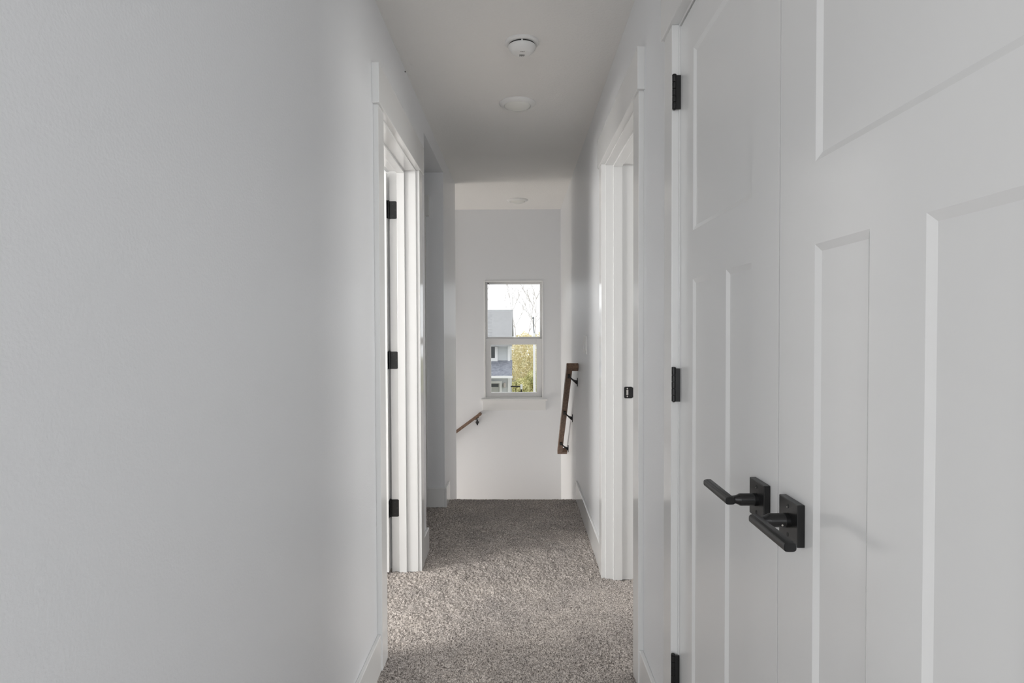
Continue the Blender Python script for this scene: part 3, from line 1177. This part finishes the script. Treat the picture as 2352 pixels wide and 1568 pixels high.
# corner board and downpipe, wall lamp
bm = bmesh.new()
cb = wpt(1166, 800, HYd)
add_box(bm, (cb.x, HYd - 0.04, GZ), (hr + 0.02, HYd, ze - 0.1))
link_mesh('corner_board', bm, M['white_ext'], root)
bm = bmesh.new()
lp = wpt(1159, 883, HYd)
add_box(bm, (lp.x - 0.035, HYd - 0.12, lp.z - 0.09), (lp.x + 0.035, HYd, lp.z + 0.07), 0.02)
link_mesh('wall_lamp', bm, M['bark'], root)

# pale pole
pb, pt_ = wpt(1228, 905, 15.0), wpt(1227, 765, 15.0)
tp = wpt(1224.5, 730, 15.0)
root = empty('street_lamp', (pb.x, 15.0, GZ))
tag(root, 'tall pale lamp post outside the window, right of the house', 'street lamp')
bm = bmesh.new()
add_tube(bm, [(pb.x, 15.0, GZ), (pt_.x, 15.0, pt_.z)], [0.034, 0.030], 16)
link_mesh('pole', bm, M['white_ext'], root, smooth='angle')
bm = bmesh.new()
add_tube(bm, [(pt_.x, 15.0, pt_.z), (tp.x, 15.0, tp.z)], [0.013, 0.010], 10)
add_lathe(bm, [(0.010, -0.03), (0.020, -0.012), (0.018, 0.01), (0.008, 0.03)], (tp.x, 15.0, tp.z), 'Z', 14)
link_mesh('lamp_head', bm, M['dark_pane'], root, smooth='angle')

# low dark fence section with a white post
fa, fb = wpt(1173, 886, 22.0), wpt(1197, 886, 22.0)
root = empty('fence', (fb.x, 22.0, GZ))
tag(root, 'low dark metal fence with a white post cap beside the house', 'fence')
bm = bmesh.new()
add_box(bm, (fa.x + 0.0, 21.98, fa.z - 0.04), (fb.x, 22.02, fa.z))
add_box(bm, (fa.x, 21.985, GZ + 0.15), (fb.x, 22.015, GZ + 0.19))
for k in range(3):
    xx = fa.x + 0.02 + (fb.x - fa.x - 0.05) * k / 2
    add_box(bm, (xx - 0.006, 21.99, GZ), (xx + 0.006, 22.01, fa.z - 0.02))
add_box(bm, (fb.x - 0.01, 21.97, GZ), (fb.x + 0.03, 22.03, fa.z - 0.12))
link_mesh('railing', bm, M['black'], root)
bm = bmesh.new()
add_box(bm, (fb.x - 0.03, 21.95, fa.z - 0.12), (fb.x + 0.05, 22.05, fa.z + 0.05), 0.006)
link_mesh('post_cap', bm, M['white_ext'], root)


def leaf_cloud(name, cx, cy, cz, rx_, ry_, rz_, nl, size, mat, seed):
    """thousands of small bent leaf quads over a lumpy volume"""
    g_ = np.random.default_rng(seed)
    P = g_.normal(size=(nl, 3))
    P /= np.linalg.norm(P, axis=1)[:, None]
    rad = g_.uniform(0.35, 1.0, nl) ** 0.5 * (1 + 0.22 * np.sin(P[:, 0] * 6 + seed) * np.cos(P[:, 2] * 5))
    C_ = P * rad[:, None] * np.array([rx_, ry_, rz_]) + np.array([cx, cy, cz])
    C_[:, 2] = np.maximum(C_[:, 2], GZ + 0.05)
    U = g_.normal(size=(nl, 3))
    U /= np.linalg.norm(U, axis=1)[:, None]
    W_ = np.cross(U, g_.normal(size=(nl, 3)))
    W_ /= np.linalg.norm(W_, axis=1)[:, None]
    s_ = size * g_.uniform(0.6, 1.3, nl)[:, None]
    vv = np.stack([C_ - U * s_, C_ + W_ * s_ * 0.5, C_ + U * s_, C_ - W_ * s_ * 0.5], 1).reshape(-1, 3)
    me_ = bpy.data.meshes.new(name)
    me_.from_pydata(vv.tolist(), [], np.arange(nl * 4).reshape(-1, 4).tolist())
    me_.materials.append(mat)
    o_ = bpy.data.objects.new(name, me_)
    COL.objects.link(o_)
    return o_


def bush(px, top_y, Y, wpx, mat, label, seed, nl=5000):
    c_ = wpt(px, top_y, Y)
    hgt = c_.z - GZ
    wid = wpx * Y / 1400 / 2
    root = empty('bush', (c_.x, Y, GZ))
    tag(root, label, 'bush', 'bushes beyond the house')
    o_ = leaf_cloud('foliage', c_.x, Y, GZ + hgt * 0.5, wid, 1.2, hgt * 0.5, int(nl * 1.8), 0.06, mat, seed)
    o_.parent = root
    o_.matrix_parent_inverse = root.matrix_world.inverted()
    bm = bmesh.new()
    for k in range(5):
        a = k * 1.26
        add_tube(bm, [(c_.x + 0.05 * math.cos(a), Y + 0.05 * math.sin(a), GZ), (c_.x + wid * 0.5 * math.cos(a), Y + 0.5 * math.sin(a), GZ + hgt * 0.6)], [0.04, 0.015], 6)
    link_mesh('stems', bm, M['bark'], root)


bush(1166, 770, 48, 60, M['leaf'], 'pale yellow bush beyond the house corner, leftmost of the bushes', 1)
bush(1205, 763, 40, 50, M['leaf'], 'tall yellow bush in the middle, left of the lamp post', 2)
bush(1246, 759, 44, 55, M['leaf'], 'tall yellow bush right of the lamp post', 3)
bush(1195, 868, 33, 45, M['leaf_green'], 'low green bush behind the dark fence', 4, 3500)
bush(1224, 850, 36, 50, M['leaf_green'], 'green and yellow bush at the foot of the lamp post', 5, 3500)
bush(1130, 775, 52, 60, M['leaf'], 'yellow bush mostly hidden behind the house', 6, 2500)


def bare_tree(px, Y, top_y, label, seed, lean=0.0):
    g_ = random.Random(seed)
    b0 = wpt(px, 800, Y)
    top = wpt(px, top_y, Y)
    H_ = top.z - GZ
    root = empty('bare_tree', (b0.x, Y, GZ))
    tag(root, label, 'tree', 'bare trees against the sky')
    bm = bmesh.new()
    bt_ = bmesh.new()

    def grow(p, d_, L_, r_, lev):
        pts = [p]
        q = p.copy()
        dd = d_.copy()
        nseg = 5
        for k in range(nseg):
            dd = (dd + Vector((g_.uniform(-.14, .14), g_.uniform(-.14, .14), g_.uniform(-.02, .1)))).normalized()
            q = q + dd * L_ / nseg
            pts.append(q.copy())
            if lev < 3 and k >= (2 if lev == 0 else 1):
                for _ in range(2 if lev < 2 else 1):
                    sd = (dd * 0.75 + Vector((g_.uniform(-1, 1), g_.uniform(-.5, .5), g_.uniform(0.1, .7))) * 0.65).normalized()
                    grow(q, sd, L_ * g_.uniform(.3, .5), r_ * 0.45, lev + 1)
        add_tube(bm if lev == 0 else bt_, pts, [r_ * (1 - 0.75 * k / nseg) for k in range(nseg + 1)], 6 if lev < 2 else 4)
    grow(Vector((b0.x, Y, GZ)), Vector((lean, 0, 1)), H_ * 0.93, 0.06, 0)
    link_mesh('trunk', bm, M['bark'], root)
    link_mesh('branches', bt_, M['bark'], root)


bare_tree(1188, 56, 668, 'slim bare tree rising right of the house roof', 11)
bare_tree(1203, 64, 690, 'leaning bare tree between the house roof and the lamp post', 15, 0.06)
bare_tree(1240, 60, 672, 'bare tree right of the lamp post by the window edge', 21, -0.04)
bare_tree(1128, 68, 662, 'bare tree showing above the house roof', 31)
